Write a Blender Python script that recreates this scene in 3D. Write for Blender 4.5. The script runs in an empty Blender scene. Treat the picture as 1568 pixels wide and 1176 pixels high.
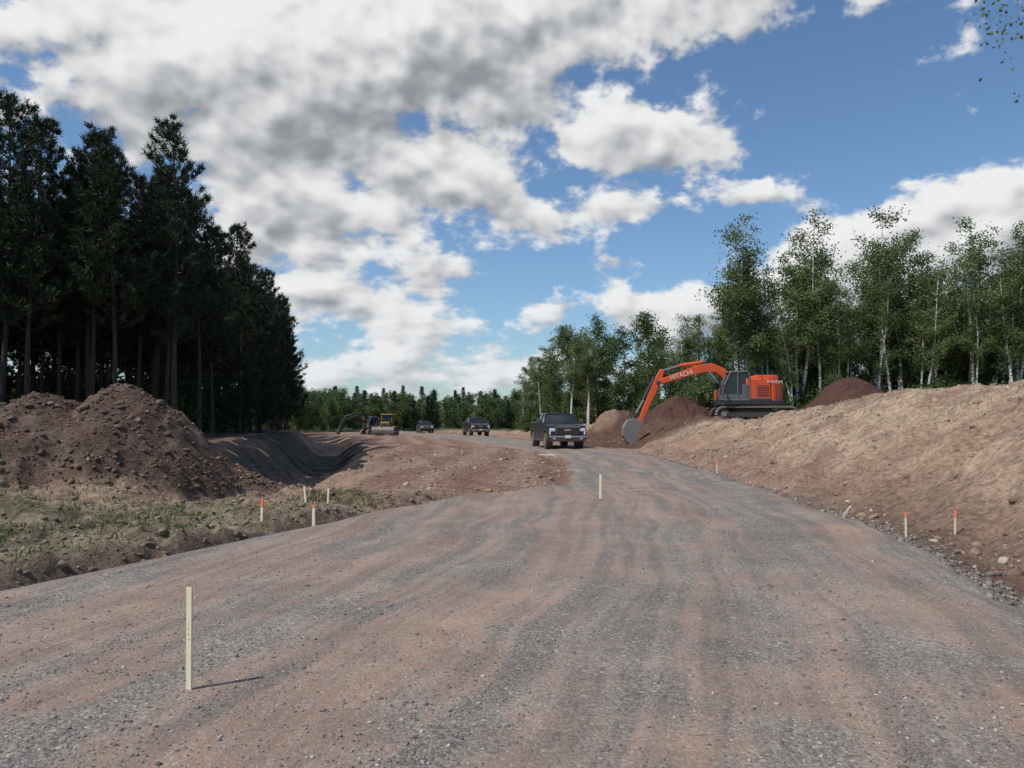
import bpy, bmesh, math, random
import numpy as np
from mathutils import Vector, Matrix
rng=np.random.default_rng(7); random.seed(7)
S=bpy.context.scene
COL=S.collection
S.view_settings.view_transform='Standard'; S.view_settings.look='None'; S.view_settings.exposure=0
SUN_EL=54.0
SUN_DIR=Vector((-0.86,-0.51,0)).normalized()   # horizontal direction towards the sun

# ------------------------------------------------------------------ node helpers
class NT:
    def __init__(s,tree): s.t=tree; s.L=tree.links
    def n(s,typ,ins=None,**props):
        nd=s.t.nodes.new(typ)
        for k,v in props.items(): setattr(nd,k,v)
        if ins:
            for k,v in ins.items():
                sock=nd.inputs[k]
                if isinstance(v,bpy.types.NodeSocket): s.L.new(v,sock)
                else:
                    try: sock.default_value=v
                    except Exception:
                        sock.default_value=(*v,1.0)
        return nd
    def m(s,op,a,b=0.0,c=None,clamp=False):
        ins={0:a,1:b}
        if c is not None: ins[2]=c
        return s.n('ShaderNodeMath',ins,operation=op,use_clamp=clamp).outputs[0]
    def v(s,op,a,b=(0,0,0)):
        nd=s.n('ShaderNodeVectorMath',{0:a,1:b},operation=op)
        return nd.outputs['Value'] if op in('DOT_PRODUCT','LENGTH') else nd.outputs[0]
    def mix(s,f,a,b,bt='MIX'):
        nd=s.n('ShaderNodeMix',None,data_type='RGBA',blend_type=bt)
        for i,val in ((0,f),(6,a),(7,b)):
            if isinstance(val,bpy.types.NodeSocket): s.L.new(val,nd.inputs[i])
            else:
                nd.inputs[i].default_value = val if i==0 else ((*val,1.0) if len(val)==3 else val)
        return nd.outputs[2]
    def ss(s,x,a,b,lo=0.0,hi=1.0):
        nd=s.n('ShaderNodeMapRange',{0:x,1:a,2:b,3:lo,4:hi},interpolation_type='SMOOTHSTEP')
        return nd.outputs[0]
    def noise(s,vec,scale,detail=4,rough=.55,dist=0.0):
        return s.n('ShaderNodeTexNoise',{'Vector':vec,'Scale':scale,'Detail':detail,'Roughness':rough,'Distortion':dist}).outputs[0]
def newmat(name):
    m=bpy.data.materials.new(name); m.use_nodes=True
    m.node_tree.nodes.clear(); T=NT(m.node_tree)
    T.out=T.n('ShaderNodeOutputMaterial'); return m,T
def finish(T,col,rough=.9,bumpsrc=None,bstr=.5,bdist=.02,metal=0.0,spec=.3,transl=None):
    ins={'Base Color':col,'Roughness':rough,'Metallic':metal,'Specular IOR Level':spec}
    if bumpsrc is not None:
        ins['Normal']=T.n('ShaderNodeBump',{'Height':bumpsrc,'Strength':bstr,'Distance':bdist}).outputs[0]
    p=T.n('ShaderNodeBsdfPrincipled',ins)
    out=p.outputs[0]
    if transl:
        tr=T.n('ShaderNodeBsdfTranslucent',{0:col})
        out=T.n('ShaderNodeMixShader',{0:transl,1:out,2:tr.outputs[0]}).outputs[0]
    T.L.new(out,T.out.inputs[0])
def simple(name,c,rough=.5,metal=0.0,var=.15,scale=3.0,dust=0.0,spec=.5):
    m,T=newmat(name)
    oc=T.n('ShaderNodeTexCoord').outputs['Object']
    nz=T.noise(oc,scale,5,.6)
    col=T.mix(nz,tuple(x*(1-var) for x in c),tuple(min(1,x*(1+var)) for x in c))
    if dust>0:
        z=T.n('ShaderNodeSeparateXYZ',{0:oc}).outputs[2]
        f=T.m('MULTIPLY',T.ss(T.m('ADD',z,T.m('MULTIPLY',nz,.6)),1.25,.45),dust)
        col=T.mix(f,col,(.26,.18,.13))
    finish(T,col,rough,metal=metal,spec=spec)
    return m

# ------------------------------------------------------------------ mesh builder
class MB:
    def __init__(s): s.V=[];s.F=[];s.M=[];s.n=0
    def add(s,V,F,mat=0):
        V=np.asarray(V,dtype=np.float32).reshape(-1,3);F=np.asarray(F,dtype=np.int64)
        s.V.append(V); s.F.append(F+s.n); s.M.append(np.full(len(F),mat,dtype=np.int32)); s.n+=len(V)
    def mesh(s,name,mats,smooth=False):
        me=bpy.data.meshes.new(name)
        V=np.concatenate(s.V); me.vertices.add(len(V)); me.vertices.foreach_set('co',V.ravel())
        loops=np.concatenate([f.ravel() for f in s.F]); tot=np.concatenate([np.full(len(f),f.shape[1]) for f in s.F])
        st=np.concatenate([[0],np.cumsum(tot)[:-1]])
        me.loops.add(len(loops)); me.loops.foreach_set('vertex_index',loops.astype(np.int32))
        me.polygons.add(len(tot)); me.polygons.foreach_set('loop_start',st.astype(np.int32))
        me.polygons.foreach_set('loop_total',tot.astype(np.int32))
        me.polygons.foreach_set('material_index',np.concatenate(s.M))
        me.update(calc_edges=True)
        if smooth: me.polygons.foreach_set('use_smooth',np.ones(len(tot),dtype=bool))
        for m in mats: me.materials.append(m)
        return me
def obj(name,me,loc=(0,0,0),rot=(0,0,0),scale=(1,1,1),parent=None):
    o=bpy.data.objects.new(name,me); COL.objects.link(o)
    o.location=loc;o.rotation_euler=rot
    o.scale=scale if hasattr(scale,'__len__') else (scale,)*3
    if parent: o.parent=parent
    return o
def tube(mb,pts,rad,sides=5,mat=0):
    pts=np.asarray(pts,float); rad=np.asarray(rad,float); n=len(pts)
    d=np.gradient(pts,axis=0); d/=np.linalg.norm(d,axis=1)[:,None]+1e-9
    ref=np.array([1,0,0.]) if abs(d[0,0])<.8 else np.array([0,1.,0])
    u=np.cross(d,ref); u/=np.linalg.norm(u,axis=1)[:,None]+1e-9; w=np.cross(d,u)
    a=np.arange(sides)*2*np.pi/sides
    V=pts[:,None,:]+rad[:,None,None]*(np.cos(a)[None,:,None]*u[:,None,:]+np.sin(a)[None,:,None]*w[:,None,:])
    i=np.arange(n-1)[:,None]*sides; j=np.arange(sides)[None,:]; k=(np.arange(sides)+1)%sides
    F=np.stack([i+j,i+k[None,:],i+sides+k[None,:],i+sides+j],-1).reshape(-1,4)
    mb.add(V.reshape(-1,3),F,mat)

# ------------------------------------------------------------------ noise
def _h(ix,iy,s):
    n=(ix*374761393+iy*668265263+s*974711)&0x7fffffff
    n=((n^(n>>13))*1274126177)&0x7fffffff
    return ((n^(n>>16))&0xffff)/65535.0
def vn(x,y,s=0):
    ix=np.floor(x).astype(np.int64);iy=np.floor(y).astype(np.int64);fx=x-ix;fy=y-iy
    fx=fx*fx*(3-2*fx);fy=fy*fy*(3-2*fy)
    a=_h(ix,iy,s);b=_h(ix+1,iy,s);c=_h(ix,iy+1,s);d=_h(ix+1,iy+1,s)
    return (a+(b-a)*fx)*(1-fy)+(c+(d-c)*fx)*fy
def fbm(x,y,size,o=4,s=0,g=.5):
    r=0;a=1;t=0;x=x/size;y=y/size
    for i in range(o):
        r=r+a*(vn(x,y,s+i*17)*2-1);t+=a;a*=g;x,y=(x*1.6-y*1.2)+5.2,(x*1.2+y*1.6)+1.3
    return r/t
def ss(a,b,x):
    t=np.clip((x-a)/(b-a),0,1);return t*t*(3-2*t)
def curve(pts,sig=1.5):
    t=np.arange(-60,420,.5);v=np.interp(t,[p[0] for p in pts],[p[1] for p in pts])
    k=np.exp(-.5*(np.arange(-12,13)*.5/sig)**2);k/=k.sum()
    v2=np.convolve(np.pad(v,12,'edge'),k,'valid')
    return lambda y:np.interp(y,t,v2)
XR=curve([(-20,-2),(0,2.7),(4,3.6),(6.7,4.3),(11.6,5.4),(16.5,5.7),(28,6.1),(38,6.0),(44,5.0),(50,3.2),(60,1.0),(75,-1.8),(90,-5),(110,-11),(140,-22),(200,-50),(400,-150)])
XL=curve([(-20,-14),(0,-9),(5,-6.2),(7.6,-4.8),(12.4,-3.1),(15,-2),(17.5,-.2),(20,1.6),(30,2.2),(38,1.8),(44,.5),(50,-1.5),(60,-4),(75,-7),(90,-10),(110,-16),(140,-27),(200,-56),(400,-160)],1.0)
XD=curve([(5,-5.6),(14,-5.4),(20,-6.4),(30,-7.9),(40,-9.4),(50,-11.5),(70,-16),(100,-26),(150,-46),(400,-200)])
DD=curve([(13,0),(17,.2),(22,.6),(28,1.1),(60,.9),(90,.2),(120,0)])
OB=curve([(0,1.9),(8,1.5),(12,.6),(20,.4),(40,.7),(45,2.6),(50,4.2),(56,3.2),(62,3),(90,3)])
WB=curve([(0,4),(10,4),(15,4.4),(25,5.4),(38,5.6),(46,3.2),(52,2.6),(62,3),(90,4)])
HB=curve([(-20,1.6),(5,1.9),(12,2.25),(25,2.45),(35,1.95),(44,1.45),(60,1.3),(80,.7),(110,.3),(400,.3)])
MOUNDS=[(-9.6,19.6,3.4,2.35),(-11.3,19.0,3.4,2.25),(-13.8,19.4,3.8,1.3),(-7.8,21.4,2.4,1.1)]
PILES=[(18.4,43,4.0,2.55),(12.4,58.5,3.4,2.0),(16,60,3.4,1.4)]
TPILES=[(6.4,54.5,2.0,1.5),(22.5,40,3,1.0)]
def cone(x,y,p,noise=0):
    r=np.sqrt((x-p[0])**2+(y-p[1])**2+.16)+noise
    t=np.clip(1-r/p[2],0,None)
    return p[3]*(t-.12*np.clip(t-.7,0,1)*2+0)*1.12*ss(0,.12,t)
def mound(x,y):
    nz=fbm(x,y,1.6,3,31)*.6
    return np.max([cone(x,y,p,nz) for p in MOUNDS],axis=0)
def road_sd(x,y):
    return np.minimum(x-XL(y),XR(y)-x)+fbm(x,y,1.5,4,3)*.35
def height(x,y,fine=True):
    xr=XR(y);xl=XL(y);xd=XD(y);sd=road_sd(x,y)
    z=fbm(x,y,6,2,11)*.03
    z=z-.3*ss(60,110,y)
    off=1-ss(-.45,.25,sd)
    z=z-.07*off
    d=x-xd
    plat=ss(16,22,y)*(1-ss(44,52,y))*ss(1.4,3.2,d)*ss(.2,1.6,xl-x)
    z=z+plat*(.20+.12*fbm(x,y,2.5,3,77))
    z=z-DD(y)*(1-ss(.35,2.3,np.abs(d)))
    z=z+(.12+.68*ss(17,27,y))*ss(.9,3.4,-d)*(1+.15*fbm(x,y,3,2,8))
    z=z+ss(13,15.5,y)*(1-ss(22,28,y))*(1-ss(1.5,3.4,np.abs(d)))*fbm(x,y,1.6,3,78)*.30
    left=ss(.05,.45,xl-x)*(1-ss(15,19,y))
    cl=np.clip(fbm(x,y,.85,4,21)+.1,-.4,1)
    c2=np.abs(fbm(x,y,.42,4,22,.62))
    z=z+left*(.09+.18*cl+.34*(.40-c2))
    z=z-.12*np.exp(-((xl-x+.0)/.22)**2)*(1-ss(13,16,y))
    b=x-xr-OB(y)+fbm(x,y,3.5,3,41)*.6
    w=WB(y);t=np.clip(b/w,0,1.0)
    prof=.55*t+.45*t*t*(3-2*t)
    bm=ss(-.1,.8,b)
    z=z+HB(y)*prof+bm*(fbm(x,y,2.4,3,42)*.30+fbm(x,y,.8,4,43,.6)*.15+(.3-np.abs(fbm(x,y,1.3,4,44,.6)))*.34)
    z=z-.22*ss(0,1.2,x-xr)*(1-ss(.2,1.3,b))*(1-ss(9,13,y))
    m=mound(x,y)
    mm=ss(0,.3,m)
    z=z+m+mm*(fbm(x,y,.9,3,51)*.12)
    for p in PILES+TPILES: z=z+cone(x,y,p,fbm(x,y,1.5,3,61)*.6)
    dg=ss(43,46,y)*(1-ss(56,60,y))*ss(4.5,6.5,x)*(1-ss(12.5,14,x))
    z=z+dg*(fbm(x,y,1.6,4,65)*.45+.15)
    dirt=off*(1-left)
    if fine: z=z+dirt*(fbm(x,y,.5,3,71)*.045)*(1-.5*ss(40,80,y)) + mm*(.5-np.abs(fbm(x,y,.3,4,72,.6)))*.20
    s=xr-x
    z=z+.018*np.sin(s*5.2+fbm(x,y,5,2,5)*2)*(1-bm)*ss(5,10,y)
    return z
H1=lambda x,y:float(height(np.array([float(x)]),np.array([float(y)]))[0])

def lerp(a,b,f): return a+(np.asarray(b)-a)*f[...,None]
def zonecol(x,y,z):
    xr=XR(y);xl=XL(y);xd=XD(y)
    n1=fbm(x,y,2.2,4,101);n2=fbm(x,y,.6,3,102);n3=fbm(x,y,7,3,103)
    c=np.zeros(x.shape+(3,))+np.array([.275,.165,.12])           # red dirt
    c=lerp(c,[.33,.23,.17],ss(-.1,.6,n1+.25*n2))
    sw=np.sin((xr-x)*3.1+y*.12+n1*1.5)
    c=lerp(c,[.37,.27,.20],ss(.2,.9,sw)*.5*ss(17,20,y))
    c=lerp(c,[.215,.125,.09],ss(.3,.9,-sw)*.6*ss(17,20,y))
    lz=(1-ss(14.0,16.5,y+1.2*n1))
    c=lerp(c,[.235,.19,.13],ss(.0,.6,xl-x)*lz)
    c=lerp(c,[.34,.28,.195],ss(.0,.8,xl-x)*lz*ss(.1,.5,n2)*.8)
    c=lerp(c,[.14,.11,.07],ss(.0,.8,xl-x)*lz*ss(.0,.5,-n2+.4*n1)*.8)
    c=lerp(c,[.13,.14,.065],ss(.6,1.6,xl-x)*(1-ss(13.5,16,y+n1))*ss(-.1,.4,n1+.5*n2)*.5)
    c=lerp(c,[.09,.07,.05],np.exp(-((xl-x-.1)/.25)**2)*(1-ss(12,14,y))*.7)
    ap=ss(12.8,14.8,y+n1)*(1-ss(22,29,y))*ss(-4.5,-2.5,x-xd)*(1-ss(1.6,3.4,x-xd))
    c=lerp(c,[.38,.27,.185],ap*.8*ss(-.5,.2,n2+.3))
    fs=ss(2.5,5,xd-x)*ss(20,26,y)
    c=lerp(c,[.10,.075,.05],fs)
    m=mound(x,y)
    c=lerp(c,[.13,.084,.063],ss(.02,.3,m))
    c=lerp(c,[.195,.138,.105],ss(.02,.3,m)*ss(0,.5,n2+.3*n1)*.8)
    c=lerp(c,[.22,.15,.10],ss(-.1,.6,-m+n1*.2)*ss(14,17,y)*(1-ss(21,25,y))*ss(1.5,3,xd-x)*.8)
    b=x-xr-OB(y);bm=ss(-.2,.6,b+.3*n2)
    c=lerp(c,[.44,.32,.225],bm)
    c=lerp(c,[.355,.228,.158],bm*ss(-.05,.45,n1+.5*n3))
    c=lerp(c,[.37,.29,.20],bm*ss(.1,.5,n3-.2*n1)*.7)
    c=lerp(c,[.25,.162,.115],bm*ss(.1,.45,-n1+.6*n2)*.7)
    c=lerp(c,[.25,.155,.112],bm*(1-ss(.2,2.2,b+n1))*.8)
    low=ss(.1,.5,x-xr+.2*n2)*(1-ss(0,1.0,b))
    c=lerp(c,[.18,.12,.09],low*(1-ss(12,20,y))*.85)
    dig=ss(43,45.5,y)*(1-ss(58,62,y))*ss(3.5,5.0,x+n1*.6)*(1-ss(13.3,14.6,x))
    c=lerp(c,[.12,.068,.05],dig*ss(-.5,.0,n1+.4)*.95)
    for p in PILES: c=lerp(c,[.105,.053,.041],ss(.03,.25,cone(x,y,p)))
    for p in TPILES: c=lerp(c,[.27,.18,.125],ss(.6,1.1,cone(x,y,p)))
    fr=ss(53,58,y+n1*2)*ss(13,15.5,x)
    c=lerp(c,[.06,.075,.03],fr)
    far=ss(70,90,y)*ss(5,9,x-xr+2*n1)
    c=lerp(c,[.08,.10,.04],far)
    farl=ss(60,80,y)*ss(2,6,xd-x)
    c=lerp(c,[.07,.085,.035],farl)
    c=lerp(c,[.07,.10,.035],ss(115,130,y))
    return np.clip(c,0,1)

# ------------------------------------------------------------------ terrain grid
xs=list(np.arange(-14.5,14.51,.058))
st=.08;x=14.5;ex=[]
while x<2600: x+=st; st*=1.085 if x<60 else 1.16; ex.append(x)
xs=np.array([-e for e in ex[::-1]]+xs+ex)
ys=[-60,-30,-15,-8,-4,-1,1,2,2.6];y=3.0
while y<3000:
    ys.append(y); y+= max(.036,.0065*y) if y<62 else .03*y
ys=np.array(ys)
X,Y=np.meshgrid(xs,ys)
Z=height(X,Y)
def gridmesh(name,X,Y,Z,mats,keep=None,attrs={},col=None):
    ny,nx=X.shape
    idx=np.arange(ny*nx).reshape(ny,nx)
    F=np.stack([idx[:-1,:-1],idx[:-1,1:],idx[1:,1:],idx[1:,:-1]],-1)
    if keep is not None:
        k=keep[:-1,:-1]|keep[:-1,1:]|keep[1:,1:]|keep[1:,:-1]; F=F[k]
    F=F.reshape(-1,4)
    used=np.unique(F); remap=np.full(ny*nx,-1); remap[used]=np.arange(len(used)); F=remap[F]
    V=np.stack([X,Y,Z],-1).reshape(-1,3)[used]
    mb=MB();mb.add(V,F);me=mb.mesh(name,mats,True)
    for k,a in attrs.items():
        at=me.attributes.new(k,'FLOAT','POINT');at.data.foreach_set('value',a.reshape(-1)[used].astype(np.float32))
    if col is not None:
        at=me.attributes.new('zone','FLOAT_COLOR','POINT')
        c=np.concatenate([col.reshape(-1,3)[used],np.ones((len(used),1))],1)
        at.data.foreach_set('color',c.ravel().astype(np.float32))
    return me
m_soil,T=newmat('soil')
oc=T.n('ShaderNodeTexCoord').outputs['Object']
zc=T.n('ShaderNodeAttribute',attribute_name='zone').outputs['Color']
nA=T.noise(oc,9,6,.68);nB=T.noise(oc,1.6,5,.6);nC=T.noise(oc,45,3,.65)
f=T.m('ADD',T.ss(nA,.3,.72,.60,1.34),T.ss(nB,.3,.7,-.16,.16))
f=T.m('ADD',f,T.ss(nC,.3,.7,-.2,.2))
col=T.v('MULTIPLY',zc,T.n('ShaderNodeCombineXYZ',{0:f,1:f,2:f}).outputs[0])
peb=T.ss(nC,.64,.70)
col=T.mix(T.m('MULTIPLY',peb,.4),col,(.38,.34,.29))
hgt=T.m('ADD',T.m('MULTIPLY',nA,1.0),T.m('MULTIPLY',nC,.3))
finish(T,col,.95,hgt,1.0,.085,spec=.15)
# gravel road
m_road,T=newmat('gravel')
oc=T.n('ShaderNodeTexCoord').outputs['Object']
lat=T.n('ShaderNodeAttribute',attribute_name='lat').outputs['Fac']
sp=T.n('ShaderNodeSeparateXYZ',{0:oc})
wob=T.noise(oc,.18,2,.5)
lw=T.m('MULTIPLY_ADD',wob,1.6,lat)
sv=T.n('ShaderNodeCombineXYZ',{0:lw,1:T.m('MULTIPLY',sp.outputs[1],.05),2:0.0}).outputs[0]
streak=T.noise(sv,1.0,3,.5,.35)
streak2=T.noise(sv,4.6,3,.6,.15)
patch=T.noise(oc,.7,6,.70,.6)
mask=T.m('ADD',T.m('ADD',T.m('MULTIPLY',streak,.95),T.m('MULTIPLY',streak2,.42)),T.m('MULTIPLY',patch,.80))
mask=T.ss(mask,.96,1.20)
vo=T.n('ShaderNodeTexVoronoi',{'Vector':oc,'Scale':58.0})
cs=T.n('ShaderNodeSeparateColor',{0:vo.outputs['Color']})
cellr=cs.outputs[0];cellg=cs.outputs[1]
vo2=T.n('ShaderNodeTexVoronoi',{'Vector':oc,'Scale':27.0})
cell2=T.n('ShaderNodeSeparateColor',{0:vo2.outputs['Color']}).outputs[0]
fine=T.noise(oc,130,2,.6)
gr=T.mix(cellr,(.128,.114,.100),(.305,.274,.238))
gr=T.mix(T.m('MULTIPLY',T.ss(cell2,.88,.94),T.ss(vo2.outputs['Distance'],.45,.3)),gr,(.42,.385,.345))
pk=T.mix(T.noise(oc,30,4,.65),(.215,.142,.106),(.335,.235,.178))
pk=T.mix(T.ss(cellg,.80,.88,0,.6),pk,(.36,.315,.27))
col=T.mix(T.m('MULTIPLY',mask,.88),gr,pk)
g2=T.noise(oc,1.1,6,.72)
fm=T.ss(g2,.3,.7,.84,1.14); fm=T.m('MULTIPLY',fm,T.ss(fine,.3,.7,.84,1.14));fm=T.m('MULTIPLY',fm,T.ss(streak2,.38,.62,.88,1.10))
col=T.v('MULTIPLY',col,T.n('ShaderNodeCombineXYZ',{0:fm,1:fm,2:fm}).outputs[0])
hh=T.m('ADD',T.m('MULTIPLY',vo.outputs['Distance'],-.7),T.m('MULTIPLY',fine,.35))
hh=T.m('MULTIPLY',hh,T.m('SUBTRACT',1.0,T.m('MULTIPLY',mask,.5)))
finish(T,col,.92,hh,.6,.018,spec=.2)
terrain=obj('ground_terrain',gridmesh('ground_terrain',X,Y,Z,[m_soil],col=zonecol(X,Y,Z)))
sd=road_sd(X,Y)
Zr=Z+np.clip(sd*.2,-.07,.045)
obj('gravel_road',gridmesh('gravel_road',X,Y,Zr,[m_road],keep=(sd>-.3)&(Y<260),attrs={'lat':XR(Y)-X}))
m_geo,T=newmat('geotextile');oc=T.n('ShaderNodeTexCoord').outputs['Object']
n=T.noise(oc,1.3,6,.6);n2=T.noise(T.v('MULTIPLY',oc,(3.5,.9,3.5)),1.6,5,.6,.6)
finish(T,T.mix(T.ss(n,.45,.75),(.010,.010,.011),(.055,.042,.035)),.75,n2,1.0,.14,spec=.2)
xd=XD(Y);gs=np.minimum(np.minimum(X-(xd-3.3),(xd+2.25)-X),np.minimum((Y-25.5)*.5,(56-Y)*.5))+fbm(X,Y,2.5,4,91)*.8
Zg=Z+np.clip(gs*.2,-.06,.05)+(.05*np.sin((X-xd)*1.5+Y*3.0+fbm(X,Y,2,2,92)*5)+.08*fbm(X,Y,.7,3,93))*ss(0,.4,gs)
obj('geotextile_liner',gridmesh('geotextile_liner',X,Y,Zg,[m_geo],keep=gs>-.3))

# ------------------------------------------------------------------ scattered stones, clods, grass
def ico(k):
    bm=bmesh.new();bmesh.ops.create_icosphere(bm,subdivisions=k,radius=1);V=np.array([v.co[:] for v in bm.verts]);F=np.array([[v.index for v in f.verts] for f in bm.faces]);bm.free();return V,F
ICO=ico(1);IC2=ico(2)
def rotm(n):
    q=rng.normal(size=(n,4));q/=np.linalg.norm(q,axis=1)[:,None];w,x,y,z=q.T
    return np.stack([1-2*(y*y+z*z),2*(x*y-z*w),2*(x*z+y*w),2*(x*y+z*w),1-2*(x*x+z*z),2*(y*z-x*w),2*(x*z-y*w),2*(y*z+x*w),1-2*(x*x+y*y)],-1).reshape(n,3,3)
def scatter(name,mat,P,size,hi=False,flat=.7,jit=.25,sink=.3):
    mb=MB()
    for BV,BF,sel in ((ICO[0],ICO[1],(size<=.05)|(not hi)),(IC2[0],IC2[1],(size>.05)&hi)):
        n=int(sel.sum())
        if n==0: continue
        p=P[sel];sz_=size[sel];R=rotm(n)
        B=BV[None]*(1+rng.uniform(-jit,jit,(n,len(BV),1)))*rng.uniform(.5,1.25,(n,1,3))
        V=np.einsum('nij,nkj->nki',R,B)*sz_[:,None,None]
        V[...,2]*=flat
        V+=p[:,None,:];V[...,2]+=(sz_*flat*(1-2*sink))[:,None]*.6
        F=BF[None]+(np.arange(n)*len(BV))[:,None,None]
        mb.add(V.reshape(-1,3),F.reshape(-1,3))
    return obj(name,mb.mesh(name,[mat]))
def rocks_mat(name,a,b,c):
    m,T=newmat(name);g=T.n('ShaderNodeNewGeometry').outputs['Random Per Island']
    oc=T.n('ShaderNodeTexCoord').outputs['Object'];n=T.noise(oc,30,3,.6)
    col=T.mix(g,a,b);col=T.mix(T.ss(g,.9,.95),col,c);col=T.mix(T.ss(n,.3,.7,0,.35),col,(.1,.075,.055))
    finish(T,col,.9,spec=.2);return m
m_stone=rocks_mat('crushed_stone',(.13,.118,.105),(.32,.285,.25),(.52,.48,.44))
def onroad(n,y0,y1):
    y=y0*(y1/y0)**rng.uniform(0,1,n);x=rng.uniform(-1,1,n)*y*.72
    s=road_sd(x,y);k=(s>.0);x=x[k];y=y[k];s=s[k]
    z=height(x,y)+np.clip(s*.2,-.07,.045)
    return np.stack([x,y,z],-1)
P=onroad(34000,2.7,16)
lt=XR(P[:,1])-P[:,0]
dens_=fbm(lt,P[:,1]*.08,.8,3,201)
P=P[(dens_+rng.uniform(-.6,.6,len(P)))>-.1]
sz=np.exp(rng.normal(math.log(.0066),.40,len(P)))
scatter('gravel',m_stone,P,np.clip(sz,.003,.026),sink=.4)
n=5500;y=3.5*(45/3.5)**rng.uniform(0,1,n);x=XR(y)+rng.normal(.12,.25,n)
scatter('roadside_stones',m_stone,np.stack([x,y,height(x,y)],-1),np.clip(np.exp(rng.normal(math.log(.014),.55,n)),.006,.06),flat=.8,sink=.15)
m_clod=rocks_mat('clod',(.16,.125,.082),(.29,.235,.16),(.35,.30,.22))
n=5200;y=rng.uniform(6.5,16.5,n);x=XL(y)-rng.gamma(1.5,1.9,n)-.05
k=x>-13;x=x[k];y=y[k]
scatter('soil_clods',m_clod,np.stack([x,y,height(x,y)],-1),np.clip(np.exp(rng.normal(math.log(.020),.6,len(x))),.007,.06),hi=True,jit=.3,sink=.55)
m_clod2=rocks_mat('red_clod',(.10,.062,.046),(.19,.13,.098),(.26,.19,.145))
n=9000;x=rng.uniform(-17,-5.5,n);y=rng.uniform(15.8,23,n);mm=mound(x,y);k=mm>.02;x=x[k];y=y[k]
scatter('dirt_pile_clods',m_clod2,np.stack([x,y,height(x,y)],-1),np.clip(np.exp(rng.normal(math.log(.026),.55,len(x))),.01,.12),hi=True,jit=.3,sink=.45)
m_clod3=rocks_mat('tan_clod',(.20,.13,.09),(.39,.285,.20),(.48,.41,.32))
n=12000;y=7*(55/7)**rng.uniform(0,1,n);b=rng.uniform(0,1,n)**1.2*9;x=XR(y)+OB(y)*.7+b
P=np.stack([x,y,height(x,y)],-1);k=fbm(x,y,2.5,3,301)+rng.uniform(-.4,.4,n)>-.05
P=P[k];scatter('bank_clods',m_clod3,P,np.clip(np.exp(rng.normal(math.log(.022),.65,len(P))),.008,.11),jit=.3,hi=True,sink=.5)
n=4000;y=13.5*(45/13.5)**rng.uniform(0,1,n);x=rng.uniform(-9,2,n);k=(road_sd(x,y)<0)&(x>XD(y)-2.6);x=x[k];y=y[k]
scatter('dirt_lumps',m_clod3,np.stack([x,y,height(x,y)],-1),np.clip(np.exp(rng.normal(math.log(.024),.55,len(x))),.008,.11),jit=.3,hi=True,sink=.4)

def leafmat(name,a,b,tr=.35,rough=.6):
    m,T=newmat(name);g=T.n('ShaderNodeNewGeometry').outputs['Random Per Island']
    oi=T.n('ShaderNodeObjectInfo').outputs['Random']
    f=T.m('MULTIPLY_ADD',oi,.4,T.m('MULTIPLY',g,.6))
    finish(T,T.mix(f,a,b),rough,transl=tr,spec=.25);return m
m_grass=leafmat('grass_blade',(.085,.12,.035),(.24,.25,.11),.25)
def blades(name,C,mat,hh=.12,ww=.006,nb=14,spread=.05):
    n=len(C)*nb;c=np.repeat(C,nb,0)+np.concatenate([rng.normal(0,spread,(n,2)),np.zeros((n,1))],1)
    a=rng.uniform(0,2*np.pi,n);h=hh*rng.uniform(.4,1.2,n);ln=rng.uniform(.1,.8,n)*h
    u=np.stack([np.cos(a),np.sin(a),np.zeros(n)],-1);t=np.stack([-np.sin(a),np.cos(a),np.zeros(n)],-1)
    w=ww*rng.uniform(.6,1.6,n)[:,None]
    v0=c-u*w;v1=c+u*w;v2=c+t*(ln*.4)[:,None]+u*w*.7;v2[:,2]+=h*.6;v3=c+t*ln[:,None];v3[:,2]+=h
    v0[:,2]-=.02;v1[:,2]-=.02
    V=np.stack([v0,v1,v2,v3],1).reshape(-1,3);F=(np.arange(n)*4)[:,None]+np.array([0,1,2,3])
    mb=MB();mb.add(V,F);return obj(name,mb.mesh(name,[mat]))
n=1900;y=rng.uniform(7.6,16.5,n);x=XL(y)-.4-rng.gamma(1.8,1.7,n);k=(fbm(x,y,1.1,3,401)+rng.uniform(-.35,.35,n)>.10)&(x>-13);x=x[k];y=y[k]
blades('grass_tufts',np.stack([x,y,height(x,y)],-1),m_grass,.085,.006,11,.08)
n=90;y=rng.uniform(13,50,n);x=XR(y)+OB(y)+rng.uniform(.5,8,n)
blades('bank_weeds',np.stack([x,y,height(x,y)],-1),m_grass,.10,.006,7,.05)
m_stick=simple('dead_wood',(.38,.29,.20),.9,0,.3,8)
mb=MB()
for i in range(360):
    if i<300:
        y=11*(46/11)**random.random();x=float(XR(y)+OB(y))+random.uniform(.8,8);L=random.uniform(.10,.35+.012*y)
    else:
        y=random.uniform(3.2,14);x=random.uniform(-.5,.5)*y;L=random.uniform(.05,.16)
    a=random.uniform(0,6.28);px=[x];py=[y]
    for k in range(4):
        a+=random.uniform(-.35,.35);px.append(px[-1]+math.cos(a)*L/4);py.append(py[-1]+math.sin(a)*L/4)
    pz=height(np.array(px),np.array(py))+.008+(.045 if i>=300 else 0)+(np.array([random.uniform(0,.10)*L for _ in px]) if i<300 else 0)
    r=random.uniform(.003,.009) if i<300 else .003
    tube(mb,np.stack([px,py,pz],-1),[r,r,r*.9,r*.7,r*.3],4)
obj('scattered_sticks',mb.mesh('scattered_sticks',[m_stick]))

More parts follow.
